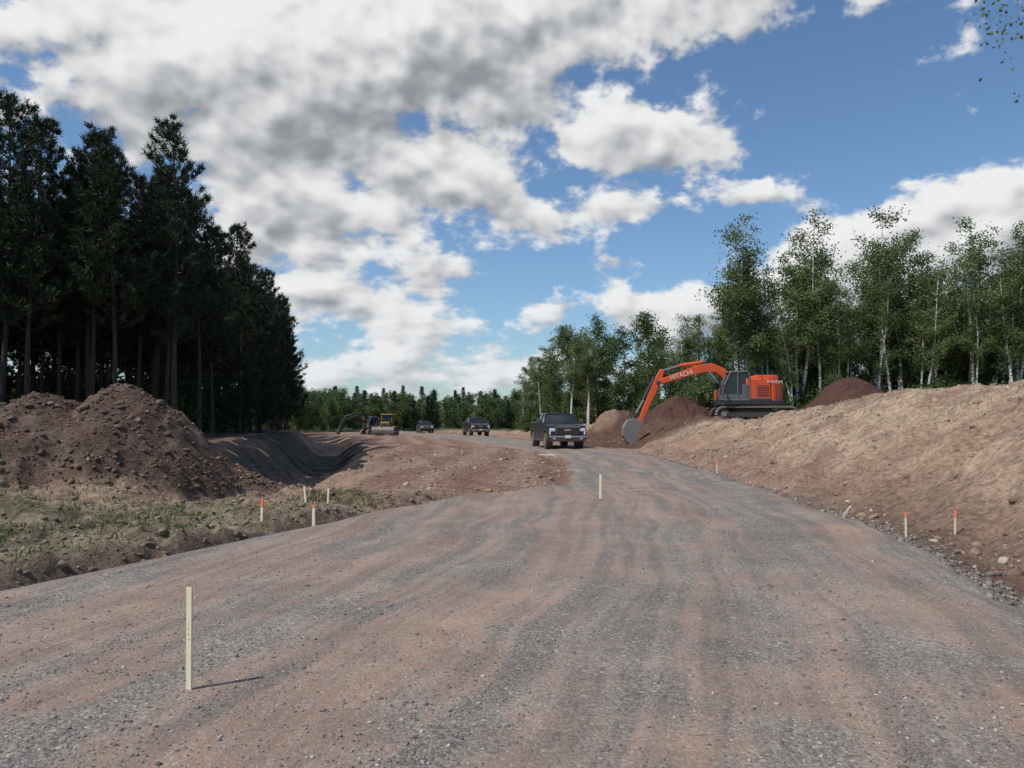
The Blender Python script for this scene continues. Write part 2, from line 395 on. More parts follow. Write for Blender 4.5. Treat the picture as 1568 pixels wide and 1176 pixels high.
# ------------------------------------------------------------------ trees
def barkmat(name,a,b,sc,birch=False):
    m,T=newmat(name);oc=T.n('ShaderNodeTexCoord').outputs['Object']
    if birch:
        v=T.v('MULTIPLY',oc,(1,1,6.0));n=T.noise(v,2.2,3,.6)
        col=T.mix(T.ss(n,.52,.60),a,b)
    else:
        n=T.noise(T.v('MULTIPLY',oc,(4,4,1)),sc,3,.6);col=T.mix(n,a,b)
    finish(T,col,.85);return m
m_pbark=barkmat('pine_bark',(.03,.024,.02),(.09,.065,.052),3)
m_bbark=barkmat('birch_bark',(.68,.64,.58),(.12,.11,.09),1,True)
m_gbark=barkmat('aspen_bark',(.14,.135,.11),(.28,.27,.22),3)
m_needle=leafmat('pine_needles',(.018,.031,.016),(.050,.066,.030),None)
m_spruce=leafmat('spruce_needles',(.022,.042,.022),(.05,.08,.035),None)
m_leaf=leafmat('birch_leaves',(.075,.115,.036),(.19,.235,.09),.35)
m_leaf2=leafmat('aspen_leaves',(.058,.10,.032),(.15,.20,.07),.35)
def needles(mb,C,D,k,L,w,mat):
    n=len(C)*k;c=np.repeat(C,k,0);d=np.repeat(D,k,0)
    r=rng.normal(size=(n,3));dd=d*.8+r*.55;dd/=np.linalg.norm(dd,axis=1)[:,None]
    c=c+rng.normal(0,.05,(n,3))
    s=np.cross(dd,rng.normal(size=(n,3)));s/=np.linalg.norm(s,axis=1)[:,None]+1e-9
    l=(L*rng.uniform(.6,1.3,n))[:,None];V=np.stack([c-s*w,c+s*w,c+dd*l],1).reshape(-1,3)
    mb.add(V,np.arange(n*3).reshape(-1,3),mat)
def leaves(mb,C,size,mat):
    n=len(C);a=rng.normal(size=(n,3));a/=np.linalg.norm(a,axis=1)[:,None]
    b=np.cross(a,rng.normal(size=(n,3)));b/=np.linalg.norm(b,axis=1)[:,None]+1e-9
    s=(size*rng.uniform(.6,1.3,n))[:,None]
    V=np.stack([C-a*s,C-b*s*.62,C+a*s,C+b*s*.62],1).reshape(-1,3)
    mb.add(V,np.arange(n*4).reshape(-1,4),mat)
def make_pine(seed,Hh=15.0,bot=.38,full=1.0,k_=13):
    global rng
    rng=np.random.default_rng(seed);mb=MB()
    zz=np.linspace(0,Hh,12);ph=rng.uniform(0,6.28)
    ox=.12*np.sin(zz*.35+ph);oy=.12*np.cos(zz*.3+ph);ox-=ox[0];oy-=oy[0]
    tube(mb,np.stack([ox,oy,zz],-1),np.linspace(.15,.02,12)*(1+.3*np.exp(-zz)),7,0)
    C=[];D=[];z=Hh*min(.1,bot)
    while z<Hh-.15:
        t=(z-bot*Hh)/(Hh*(1-bot))
        alive=t>0
        nb=rng.integers(4,7) if alive else rng.integers(2,4)
        a0=rng.uniform(0,6.28)
        bx=np.interp(z,zz,ox);by=np.interp(z,zz,oy)
        for j in range(nb):
            a=a0+j*6.283/nb+rng.uniform(-.35,.35)
            if alive:
                if rng.uniform()<.12: continue
                L=full*(2.15*(1-t)**.66*min(1,.6+t*2.2)+.20)*rng.uniform(.5,1.25)
                up=.18+.60*t+rng.uniform(-.12,.2)
            else: L=rng.uniform(.3,1.5);up=rng.uniform(-.25,.15)
            k=6;q=np.linspace(0,1,k)
            px=bx+np.cos(a)*L*q;py=by+np.sin(a)*L*q;pz=z+L*(up*q+.30*q*q*(1 if alive else -.3))
            pts=np.stack([px,py,pz],-1)
            tube(mb,pts,np.linspace(.03 if alive else .014,.006,k),3,0)
            if alive:
                nt=max(3,int(L*8.0))
                for _ in range(nt):
                    qq=rng.uniform(.3,1.0)**.75
                    p=np.array([np.interp(qq,q,px),np.interp(qq,q,py),np.interp(qq,q,pz)])
                    side=rng.uniform(-1,1)*L*.34*(1.2-qq)
                    p=p+np.array([-np.sin(a)*side,np.cos(a)*side,abs(side)*.35+rng.uniform(-.04,.22)])
                    dv=np.array([np.cos(a)*.5-np.sin(a)*np.sign(side)*.3,np.sin(a)*.5+np.cos(a)*np.sign(side)*.3,.75])
                    C.append(p);D.append(dv)
                C.append(pts[-1]);D.append(np.array([np.cos(a)*.4,np.sin(a)*.4,.9]))
        z+=rng.uniform(.32,.50)*(1 if alive else 1.6)
    for q in range(6): C.append(np.array([ox[-1],oy[-1],Hh-.1*q]));D.append(np.array([0,0,1.]))
    needles(mb,np.array(C),np.array(D),k_,.28,.026,1)
    return mb.mesh('pine_mesh',[m_pbark,m_needle])
def make_birch(seed,Hh=15.0,bot=.38,width=1.0,bark=None,leaf=None,lean=.8,dens=1.0,lsize=.085,forks=1,lk=34):
    global rng
    rng=np.random.default_rng(seed);mb=MB();C=[]
    for fk in range(forks):
        a=rng.uniform(0,6.28);ln=lean*rng.uniform(.3,1.2);Ht=Hh*(1 if fk==0 else rng.uniform(.7,.92))
        k=12;q=np.linspace(0,1,k);ph=rng.uniform(0,6)
        tx=np.cos(a)*ln*q**1.4+.14*np.sin(q*7+ph)-.14*np.sin(ph);ty=np.sin(a)*ln*q**1.4+.14*np.cos(q*6+ph)-.14*np.cos(ph)
        tz=Ht*q
        tube(mb,np.stack([tx,ty,tz],-1),np.linspace(.13,.012,k)*Hh/14,6,0)
        nl=int(30*dens)
        for i in range(nl):
            t=rng.uniform(bot,.98);g=(t-bot)/(1-bot)
            bx,by,bz=[np.interp(t,q,w) for w in(tx,ty,tz)]
            an=rng.uniform(0,6.28)
            L=width*(2.1*np.sin(np.pi*min(1,.22+g*.78))**.8+.2)*rng.uniform(.45,1.15)*Hh/15
            el=rng.uniform(.6,1.15)
            kk=5;r=np.linspace(0,1,kk)
            px=bx+np.cos(an)*L*np.cos(el)*r*1.25;py=by+np.sin(an)*L*np.cos(el)*r*1.25;pz=bz+L*np.sin(el)*r-.15*L*r*r
            tube(mb,np.stack([px,py,pz],-1),np.linspace(.028,.006,kk),3,0)
            nc=max(2,int(4.2*L))
            for c in range(nc):
                rr=rng.uniform(.3,1.05)
                cp=np.array([bx+(px[-1]-bx)*rr,by+(py[-1]-by)*rr,bz+(pz[-1]-bz)*rr])+rng.normal(0,.22,3)*L*.5
                m=int(lk*rng.uniform(.5,1.3))
                C.append(cp+rng.normal(0,1,(m,3))*np.array([.25,.25,.22])*rng.uniform(.7,1.4))
        for i in range(int(6*dens)):
            t=rng.uniform(bot*.4,bot);an=rng.uniform(0,6.28);bx,by,bz=[np.interp(t,q,w) for w in(tx,ty,tz)]
            L=rng.uniform(.4,1.1);e=np.array([bx+np.cos(an)*L,by+np.sin(an)*L,bz+L*.5])
            tube(mb,[(bx,by,bz),e*.5+np.array([bx,by,bz])*.5,e],[.012,.009,.004],3,0)
            if rng.uniform()<.6: C.append(e+rng.normal(0,.18,(16,3)))
    leaves(mb,np.concatenate(C),lsize,1)
    return mb.mesh('birch_mesh',[bark or m_bbark,leaf or m_leaf])
def make_bush(seed,R=1.6,Hh=2.6,n=4600,leaf=None,size=.085):
    global rng
    rng=np.random.default_rng(seed);mb=MB();C=[]
    for i in range(42):
        a=rng.uniform(0,6.28);r=R*rng.uniform(.1,1)**.6;h=Hh*(1-(r/R)**2*.6)*rng.uniform(.35,1.0)
        tip=np.array([math.cos(a)*r,math.sin(a)*r,h]);b=tip*np.array([.25,.25,0])
        tube(mb,[b,(b+tip)/2+[0,0,.15*h],tip],[.018,.012,.004],3,0)
        for s in (.45,.7,1.0):
            m=int(n/126*rng.uniform(.4,1.6));p=b+(tip-b)*s
            C.append(p+rng.normal(0,1,(m,3))*np.array([.26,.26,.2]))
    C=np.concatenate(C);C=C[C[:,2]>0.02];leaves(mb,C,size,1)
    return mb.mesh('bush_mesh',[m_gbark,leaf or m_leaf2])
def make_spruce(seed,Hh=8.0):
    global rng
    rng=np.random.default_rng(seed);mb=MB();C=[];D=[]
    tube(mb,[(0,0,0),(0,0,Hh*.5),(0,0,Hh)],[.12,.07,.01],5,0)
    z=.5
    while z<Hh-.1:
        t=z/Hh;L0=(1-t)*1.55+.08
        for j in range(8):
            a=rng.uniform(0,6.28);L=L0*rng.uniform(.65,1.15)
            for q in np.linspace(.15,1,max(2,int(L*6))):
                s=rng.uniform(-.25,.25)*(1.1-q)
                C.append([math.cos(a)*L*q-math.sin(a)*s,math.sin(a)*L*q+math.cos(a)*s,z-L*.18*q+rng.uniform(-.04,.04)]);D.append([math.cos(a)*.9,math.sin(a)*.9,.0])
        z+=.22
    needles(mb,np.array(C),np.array(D),7,.26,.03,1)
    return mb.mesh('spruce_mesh',[m_pbark,m_spruce])
PINES=[make_pine(500+i,15,.30+.05*(i%3),1.0+.07*(i%3)) for i in range(5)]
EDGE=[make_pine(520+i,12,.03,1.05) for i in range(2)]
BIR=[make_birch(600+i,15,.34+.05*(i%3),.85+.12*(i%3),dens=1.05,forks=1+(i%2)) for i in range(6)]
ASP=[make_birch(650+i,10,.18,1.35,m_gbark,m_leaf2,.5,1.5,.085,1,34) for i in range(3)]
BUSH=[make_bush(700+i) for i in range(3)]
SPR=[make_spruce(720+i) for i in range(2)]
FAR=[make_birch(740+i,8,.12,1.5,m_gbark,m_leaf2,.4,1.2,.13,1,16) for i in range(2)]
rng=np.random.default_rng(99)
def empty(name):
    e=bpy.data.objects.new(name,None);COL.objects.link(e);return e
def plant(me,name,x,y,h,base,parent=None,wid=None,tilt=.03):
    s=h/base;w=(wid or 1)*s
    return obj(name,me,(x,y,H1(x,y)-.05),(random.uniform(-tilt,tilt),random.uniform(-tilt,tilt),random.uniform(0,6.28)),(w,w,s),parent)
for i,(x,y,h) in enumerate([(-15.2,36,14.4),(-17.3,34.6,12.6),(-19.0,35.8,13.8),(-20.4,33.6,13.6),(-22.0,34.2,14.8),(-23.6,33.2,13.6),(-17.0,39,12.8),(-15.9,40.5,12.0),
      (-16.9,45,11.6),(-17.2,50,13.0),(-18.2,54,12.0),(-19.2,58.5,12.2),(-20.1,63,12.6)]):
    plant(PINES[i%5],'pine_tree',x,y,h,15)
for i,(x,y,h) in enumerate([(-17.0,56.5,8.5),(-17.9,61,10.5),(-16.4,52,9.5),(-19.5,67,11.0),(-21.2,72,11.5),(-16.2,47.5,8.0),(-23.0,78,11),(-18.2,64,7.0),(-16.0,50,6.0)]):
    plant(EDGE[i%2],'pine_tree',x,y,h,12)
pf=empty('pine_forest')
yy=34.5
while yy<92:
    xe=-17.5 if yy<44 else -18.3-(yy-44)*.19
    x=xe-1.6
    xmin=-46 if yy<50 else xe-12
    while x>xmin:
        if (yy>36.5 or x<-24.5):
            plant(PINES[random.randrange(5)],'tree',x+random.uniform(-.5,.5),yy+random.uniform(-.5,.5),random.uniform(11.2,13.8),15,pf)
        x-=2.3 if x>-34 else 3.0
    yy+=2.4 if yy<50 else 3.8
for x,y in [(-27,27),(-29,23),(-26,30.5),(-30,28)]: plant(PINES[random.randrange(5)],'tree',x,y,13.5,15,pf)
us=empty('forest_understory')
for i in range(34):
    y=random.uniform(46,56);x=-20-random.uniform(0,22);plant(BUSH[i%3],'shrub',x,y,random.uniform(3,5),2.6,us,1.2)
for i,(x,y,h) in enumerate([(16.4,58,14.6),(17.6,60,12.6),(21,58,15.4),(19.4,61,12.5),(22.4,60.5,13.8),(27.3,60,16.2),(28.6,62,14.6),(30.5,62,15.0),(32.8,61,13.8),(34.5,60,15.9),(36.7,58,15.3),(24.4,58,9.6),(25.5,62,11.0),(15.3,63,8.8),(39.5,59,14.5),(31.2,58,12.6),(35.6,56.5,12.5),(18.5,57.5,9.8),(23.3,57,8.5),(26.4,57.5,10.5),(29.4,57,11),(33.2,57,10.8),(20.0,56.5,8.5),(37.8,60,14.8),(29.5,60,14.0),(28.0,58.5,13),(22.0,57.2,12.0),(33.8,58.2,13.6),(17.2,58.8,13.0)]):
    plant(BIR[(i*5+1)%6],'birch_tree',x,y,h,15,None,1.08,.09)
bf=empty('birch_forest')
for i in range(60):
    y=random.uniform(62,74);x=random.uniform(16.5,50)*y/66
    obj('tree',BIR[random.randrange(6)],(x,y,1.2),(random.uniform(-.06,.06),random.uniform(-.06,.06),random.uniform(0,6.28)),random.uniform(.52,.78) if x<29 else random.uniform(.6,.88),bf)
for i in range(36):
    y=random.uniform(60,70);x=random.uniform(15.5,44)*y/62
    obj('tree',ASP[random.randrange(3)],(x,y,1.2),(0,0,random.uniform(0,6.28)),random.uniform(.6,.92),bf)
for i,(x,y,h) in enumerate([(5.6,77,10.2),(8.0,75,10.6),(10.6,74,9.4),(12.2,72,10.6),(13.6,70,8.8),(7.0,80,9.5),(9.6,79,9.5)]):
    plant(ASP[i%3],'aspen_tree',x,y,h,10,None,1.1)
for i,(x,y,h) in enumerate([(1.4,90,7.2),(2.4,88,8.2),(3.6,86,9.2),(4.6,84,9.8),(5.4,72,8.8),(14.8,66,9.4),(3.0,84,7.5),(6.8,71,8.5)]):
    plant(BIR[i%6],'birch_tree',x,y,h,15,None,1.35,.05)
for i in range(34):
    y=random.uniform(72,100);x=random.uniform(1.5+ (92-y)*.18,22)
    obj('tree',random.choice(ASP+BIR[:1]),(x,y,.6),(0,0,random.uniform(0,6.28)),random.uniform(.42,.72),bf)
sh=empty('shrub_thicket')
for i in range(75):
    x=random.uniform(14,44);y=57.5+random.uniform(-1.5,5)+(1.5 if x<17 else 0)
    obj('shrub',BUSH[i%3],(x,y,H1(x,y)-.1),(0,0,random.uniform(0,6.28)),(random.uniform(.9,1.4),random.uniform(.9,1.4),random.uniform(.6,1.5)),sh)
for i in range(40):
    t=random.random();x=13.5-12*t+random.uniform(-.5,3);y=67+21*t+random.uniform(-1,4)
    obj('shrub',BUSH[i%3],(x,y,H1(x,y)-.1),(0,0,random.uniform(0,6.28)),(random.uniform(1,1.5),random.uniform(1,1.5),random.uniform(.7,1.5)),sh)
plant(make_birch(810,9.0,.42,1.25,lean=.2,dens=1.1,lsize=.045,lk=40),'birch_tree',10.95,14.4,9.0,9.0,None,1.0,.02)
dt=empty('distant_tree_line')
for i in range(200):
    y=random.uniform(128,180);x=y*random.uniform(-.36,.12)
    if random.random()<.33: me=SPR[i%2];s=random.uniform(.65,1.05)
    else: me=FAR[i%2];s=random.uniform(.65,1.0)
    obj('tree',me,(x,y,-.4),(0,0,random.uniform(0,6.28)),(s*1.15,s*1.15,s*y/150),dt)
for i in range(50):
    y=random.uniform(95,135);x=-(y*.26)-random.uniform(0,10)+ (6 if y>120 else 0)
    s=random.uniform(.5,.85);obj('tree',FAR[i%2],(x,y,-.3),(0,0,random.uniform(0,6.28)),(s*1.2,s*1.2,s),dt)

# ------------------------------------------------------------------ parts for vehicles (all face -X locally)
def addmod(o,b,seg=2):
    if b: 
        m=o.modifiers.new('b','BEVEL');m.width=b;m.segments=seg;m.limit_method='ANGLE';m.angle_limit=.6
def prism(name,pts,y0,y1,mat,parent,bevel=.02,top=None):
    n=len(pts);V=[(p[0],y0,p[1]) for p in pts]+[(p[0],y1,p[1]) for p in pts]
    F=[list(range(n))[::-1],list(range(n,2*n))]+[[i,(i+1)%n,n+(i+1)%n,n+i] for i in range(n)]
    me=bpy.data.meshes.new(name);me.from_pydata(V,[],F)
    bm=bmesh.new();bm.from_mesh(me);bmesh.ops.recalc_face_normals(bm,faces=bm.faces);bm.to_mesh(me);bm.free()
    me.materials.append(mat);o=obj(name,me,parent=parent);addmod(o,bevel);return o
def box(name,c,s,mat,parent,bevel=.02,rot=(0,0,0)):
    bm=bmesh.new();bmesh.ops.create_cube(bm,size=1);bmesh.ops.scale(bm,vec=s,verts=bm.verts)
    me=bpy.data.meshes.new(name);bm.to_mesh(me);bm.free();me.materials.append(mat)
    o=obj(name,me,c,rot,parent=parent);addmod(o,bevel);return o
def cylY(name,c,r,w,mat,parent,seg=28,bevel=.015):
    bm=bmesh.new();bmesh.ops.create_cone(bm,cap_ends=True,segments=seg,radius1=r,radius2=r,depth=w,matrix=Matrix.Rotation(math.pi/2,4,'X'))
    me=bpy.data.meshes.new(name);bm.to_mesh(me);bm.free();me.materials.append(mat);o=obj(name,me,c,parent=parent);addmod(o,bevel);return o
def rod(name,a,b,r,mat,parent,seg=10):
    mb=MB();a=np.array(a,float);b=np.array(b,float);tube(mb,[a,(a+b)/2,b],[r,r,r],seg)
    o=obj(name,mb.mesh(name,[mat],True),parent=parent);return o
def frustum(name,b,t,z0,z1,mat,parent,bevel=.02):
    V=[(b[0],b[2],z0),(b[1],b[2],z0),(b[1],b[3],z0),(b[0],b[3],z0),(t[0],t[2],z1),(t[1],t[2],z1),(t[1],t[3],z1),(t[0],t[3],z1)]
    F=[(3,2,1,0),(4,5,6,7),(0,1,5,4),(1,2,6,5),(2,3,7,6),(3,0,4,7)]
    me=bpy.data.meshes.new(name);me.from_pydata(V,[],F);me.materials.append(mat);o=obj(name,me,parent=parent);addmod(o,bevel);return o
m_blk=simple('black_rubber',(.02,.02,.02),.8,dust=.35)
m_dark=simple('dark_metal',(.05,.05,.055),.5,.3,dust=.15)
m_glass,T=newmat('tinted_glass');finish(T,T.mix(T.noise(T.n('ShaderNodeTexCoord').outputs['Object'],2,2),(.012,.016,.02),(.025,.03,.034)),.08,spec=.6)
m_chrome=simple('chrome',(.55,.55,.56),.18,.9,.05)
m_lamp=simple('lamp_lens',(.75,.76,.78),.15,.0,.05)
m_oran=simple('orange_paint',(.68,.10,.025),.42,0,.10,1.2)
m_steel=simple('worn_steel',(.22,.20,.185),.55,.2,.3,2)
m_track=simple('track_steel',(.24,.19,.15),.8,.1,.3,4)
m_yel=simple('yellow_paint',(.40,.25,.045),.55,0,.12,2,.4)
m_white=simple('white_lettering',(.75,.72,.68),.5)
m_grey=simple('grey_panel',(.13,.13,.135),.5)

def pickup(name,paint,loc,rotz):
    P=obj(name,None,loc,(0,0,rotz))
    def arch(cx,r=.52,n=9):
        return [(cx-r*math.cos(math.pi*i/(n-1)),.52+r*math.sin(math.pi*i/(n-1))*.92-.04) for i in range(n)]
    prof=[(-2.93,.52),(-2.97,.80),(-2.95,1.14),(-2.84,1.22),(-2.2,1.29),(-1.42,1.34),(-1.30,1.36),(1.02,1.36),(1.04,1.38),(2.88,1.40),(2.93,1.3),(2.93,.55)]
    prof=prof+arch(1.98)[::-1]+[(1.3,.44),(-1.3,.44)]+arch(-1.92)[::-1]
    prism('body',prof,-1.0,1.0,paint,P,.05)
    frustum('cab_glass',(-1.42,1.05,-.93,.93),(-.62,.88,-.74,.74),1.34,1.86,m_glass,P,.03)
    frustum('roof',(-.72,.94,-.77,.77),(-.55,.82,-.66,.66),1.83,1.92,paint,P,.04)
    for s in(-1,1):
        for (xb,xt) in((-1.44,-.64),(-.18,-.12),(1.02,.84)):
            rod('pillar',(xb,s*.93,1.34),(xt,s*.745,1.86),.04 ,paint,P,6)
        rod('door_seam',(-.16,s*1.003,.55),(-.16,s*1.003,1.33),.008,m_blk,P,4)
        rod('door_seam',(1.02,s*1.003,.6),(1.02,s*1.003,1.36),.008,m_blk,P,4)
        box('running_board',(-.05,s*1.02,.42),(2.3,.16,.06),m_dark,P)
        box('mirror',(-1.18,s*1.16,1.46),(.14,.24,.26),m_blk,P,.04)
        box('mirror_arm',(-1.18,s*1.0,1.40),(.08,.2,.05),m_blk,P,.01)
        for cx in(-1.92,1.98):
            cylY('tyre',(cx,s*.88,.42),.42,.28,m_blk,P);cylY('rim',(cx,s*1.0,.42),.25,.06,m_chrome,P,12)
            cylY('wheel_well',(cx,s*.80,.47),.46,.3,m_dark,P)
        box('headlamp',(-2.95,s*.80,1.02),(.09,.30,.16),m_lamp,P,.02)
        box('headlamp_lower',(-2.965,s*.92,.87),(.07,.08,.20),m_lamp,P,.02)
        box('fog_lamp',(-3.07,s*.72,.57),(.06,.16,.09),m_lamp,P,.02)
        rod('hood_crease',(-2.85,s*.55,1.235),(-1.45,s*.45,1.365),.03,paint,P,6)
    box('grille',(-2.975,0,.97),(.08,1.26,.36),m_blk,P,.03)
    for k in range(4): box('grille_bar',(-3.02,0,.84+k*.085),(.03,1.18,.018),m_dark,P,.004)
    box('grille_surround',(-2.99,0,1.165),(.09,1.36,.045),m_chrome,P,.015)
    box('badge',(-3.03,0,1.0),(.03,.34,.10),m_chrome,P,.01)
    box('bumper',(-3.02,0,.66),(.2,1.98,.13),m_chrome,P,.05)
    box('bumper_lower',(-3.0,0,.50),(.2,1.86,.18),m_blk,P,.05)
    box('licence_plate',(-3.125,0,.66),(.02,.32,.15),m_white,P,.005)
    box('bed_opening',(1.98,0,1.392),(1.7,1.6,.02),m_blk,P,.0)
    box('rear_bumper',(2.98,0,.62),(.14,1.9,.18),m_chrome,P,.04)
    box('wiper',(-1.36,-.3,1.40),(.02,.6,.02),m_blk,P,0)
    return P
m_pt1=simple('charcoal_paint',(.018,.023,.029),.28,.1,.1,2,.12,.5)
m_pt2=simple('maroon_black_paint',(.028,.018,.02),.3,.1,.1,2,.12,.5)
pickup('pickup_truck',m_pt1,(2.48,44.6,H1(2.45,43.5)+.03),math.radians(98))
pickup('pickup_truck',m_pt2,(-3.9,85,H1(-3.9,85)+.03),math.radians(103))
def suv(name,paint,loc,rotz):
    P=obj(name,None,loc,(0,0,rotz))
    def arch(cx,r=.42,n=9): return [(cx-r*math.cos(math.pi*i/(n-1)),.36+r*math.sin(math.pi*i/(n-1))*.9) for i in range(n)]
    prof=[(-2.3,.4),(-2.35,.7),(-2.25,.92),(-1.3,1.06),(2.15,1.1),(2.28,.9),(2.28,.4)]+arch(1.4)[::-1]+[(.8,.3),(-.8,.3)]+arch(-1.4)[::-1]
    prism('body',prof,-.92,.92,paint,P,.05)
    frustum('glass',(-1.3,2.15,-.86,.86),(-.5,1.85,-.68,.68),1.05,1.58,m_glass,P,.04)
    frustum('roof',(-.62,1.95,-.71,.71),(-.45,1.8,-.6,.6),1.55,1.64,paint,P,.04)
    for s in(-1,1):
        for cx in(-1.4,1.4): cylY('tyre',(cx,s*.82,.35),.35,.22,m_blk,P);cylY('rim',(cx,s*.92,.35),.21,.04,m_chrome,P,12)
        box('headlamp',(-2.3,s*.66,.82),(.1,.34,.14),m_lamp,P,.03);box('mirror',(-1.05,s*1.0,1.12),(.12,.18,.14),m_blk,P,.03)
    box('grille',(-2.35,0,.72),(.06,.9,.2),m_blk,P,.03);return P
suv('parked_car',simple('grey_paint',(.05,.05,.052),.35,.2),(-11.9,109,H1(-11.6,109)+.03),math.radians(104))

def track(P,yc,L,R,w,zc,mat):
    pts=[];n=10
    for i in range(n+1): a=math.pi/2+math.pi*i/n;pts.append((-L/2+R*math.cos(a),zc+R*math.sin(a)))
    for i in range(n+1): a=-math.pi/2+math.pi*i/n;pts.append((L/2+R*math.cos(a),zc+R*math.sin(a)))
    pin=[((-L/2 if p[0]<0 else L/2)+(p[0]-(-L/2 if p[0]<0 else L/2))*.84,zc+(p[1]-zc)*.84) for p in pts]
    V=[];m=len(pts)
    for y in(yc-w/2,yc+w/2):
        V+=[(p[0],y,p[1]) for p in pts];V+=[(p[0],y,p[1]) for p in pin]
    F=[]
    for i in range(m):
        j=(i+1)%m
        F+=[(i,j,2*m+j,2*m+i),(m+j,m+i,3*m+i,3*m+j),(j,i,m+i,m+j),(2*m+i,2*m+j,3*m+j,3*m+i)]
    me=bpy.data.meshes.new('track');me.from_pydata(V,[],F)
    bm=bmesh.new();bm.from_mesh(me);bmesh.ops.recalc_face_normals(bm,faces=bm.faces);bm.to_mesh(me);bm.free()
    me.materials.append(mat);obj('track',me,parent=P)
    loop=pts+[pts[0]];seg=[math.dist(loop[i],loop[i+1]) for i in range(m)];T=sum(seg);ns=int(T/.18)
    mb=MB()
    for s in range(ns):
        d=s*T/ns;i=0
        while d>seg[i]: d-=seg[i];i+=1
        a=loop[i];b=loop[i+1];t=d/seg[i];px=a[0]+(b[0]-a[0])*t;pz=a[1]+(b[1]-a[1])*t
        dx,dz=(b[0]-a[0])/seg[i],(b[1]-a[1])/seg[i];nx,nz=dz,-dx
        if (px)*(nx)+(pz-zc)*nz<0: nx,nz=-nx,-nz
        c=[]
        for yy in(yc-w/2-.01,yc+w/2+.01):
            for (q,r) in((-.07,-.02),(.07,-.02),(.05,.035),(-.05,.02)):
                c.append((px+dx*q+nx*r,yy,pz+dz*q+nz*r))
        mb.add(c,[(0,1,2,3),(7,6,5,4),(0,4,5,1),(1,5,6,2),(2,6,7,3),(3,7,4,0)])
    obj('track_shoes',mb.mesh('track_shoes',[mat]),parent=P)
    for s in(-1,1):
        cylY('sprocket',(s*L/2,yc,zc),R*.72,w*.75,m_dark,P,16)
        cylY('hub',(s*L/2,yc,zc),R*.35,w*.98,m_steel,P,12)
    box('track_frame',(0,yc,zc),(L,w*.6,R*.8),m_dark,P,.04)
    for k in range(6): cylY('roller',(-L/2+.5+k*(L-1.0)/5,yc,zc-R*.62),.11,w*.8,m_dark,P,12)
def excavator(name,paint,loc,rotz,hrot=0.0,scale=1.0,dz=0.0,text=True):
    P=obj(name,None,loc,(0,0,rotz),scale)
    for s in(-1,1): track(P,s*1.15,3.75,.46,.62,.46,m_track)
    box('undercarriage',(0,0,.62),(1.9,1.9,.45),m_dark,P,.05)
    me=bpy.data.meshes.new('slew_ring');b=bmesh.new();bmesh.ops.create_cone(b,cap_ends=True,segments=32,radius1=.75,radius2=.75,depth=.2);b.to_mesh(me);b.free();me.materials.append(m_dark)
    obj('slew_ring',me,(0,0,.93),parent=P)
    P=obj('upper_house',None,(0,0,0),(0,0,hrot),parent=P)
    prism('deck',[(-2.0,1.02),(1.2,1.02),(1.45,1.2),(1.45,1.28),(-2.0,1.28)],-1.42,1.42,m_dark,P,.03)
    def plan(name,pts,z0,z1,mat,bev=.06):
        n=len(pts);V=[(p[0],p[1],z0) for p in pts]+[(p[0],p[1],z1) for p in pts]
        F=[list(range(n))[::-1],list(range(n,2*n))]+[[i,(i+1)%n,n+(i+1)%n,n+i] for i in range(n)]
        me=bpy.data.meshes.new(name);me.from_pydata(V,[],F);me.materials.append(mat);o=obj(name,me,parent=P);addmod(o,bev,3);return o
    arc=[(.75+.95*math.cos(a),1.42*math.sin(a)) for a in np.linspace(-math.pi/2,math.pi/2,15)]
    plan('counterweight',arc,1.15,2.42,paint,.1)
    plan('engine_cover',[(-.75,-1.40),(.72,-1.40),(.72,1.40),(-.75,1.40)],1.29,2.58,paint,.08)
    plan('engine_hood',[(-.1,-1.1),(1.25,-1.0),(1.45,0),(1.25,1.0),(-.1,1.1)],2.3,2.78,paint,.1)
    plan('tool_box',[(-2.0,.5),(-.78,.5),(-.78,1.4),(-2.0,1.4)],1.29,1.95,paint,.06)
    box('side_louvre',(.25,-1.41,1.85),(.62,.03,.62),m_dark,P,.01)
    for k in range(6): box('louvre_slat',(.25,-1.435,1.6+k*.1),(.58,.02,.035),paint,P,0)
    box('door_gap',(-.12,-1.405,1.85),(.02,.02,1.0),m_blk,P,0)
    box('stripe',(.05,-1.405,1.38),(1.3,.03,.09),m_grey,P,0)
    rod('exhaust',(.35,.6,2.55),(.35,.6,3.0),.07,m_dark,P)
    cab=[(-2.05,1.29),(-2.12,1.6),(-2.0,2.15),(-1.62,2.93),(-.62,2.97),(-.52,2.8),(-.52,1.29)]
    prism('cab_glass',[(c[0]*.985-.02,c[1]*.99) for c in cab],-1.36,-.42,m_glass,P,.03)
    for yy in(-1.38,-.41):
        for i in range(len(cab)):
            a=cab[i];b2=cab[(i+1)%len(cab)];rod('cab_frame',(a[0],yy,a[1]),(b2[0],yy,b2[1]),.05,m_grey,P,6)
        rod('door_post',(-1.2,yy,1.3),(-1.2,yy,2.93),.045,m_grey,P,6)
    prism('cab_lower_panel',[(-2.08,1.29),(-2.12,1.62),(-.52,1.62),(-.52,1.29)],-1.395,-.40,m_grey,P,.02)
    prism('cab_rear_panel',[(-.95,1.29),(-.95,2.2),(-.50,2.2),(-.50,1.29)],-1.40,-.40,m_grey,P,.02)
    prism('cab_roof',[(-1.75,2.92),(-1.62,3.0),(-.65,3.02),(-.5,2.93)],-1.40,-.38,m_grey,P,.03)
    for a,b2 in(((-.6,-1.38,2.42),(-.6,-1.38,2.8)),((-.6,-1.38,2.8),(.9,-1.38,2.8)),((.9,-1.38,2.8),(.9,-1.38,2.3)),((.2,-1.38,2.8),(.2,-1.38,2.42))): rod('handrail',a,b2,.022,m_dark,P,6)
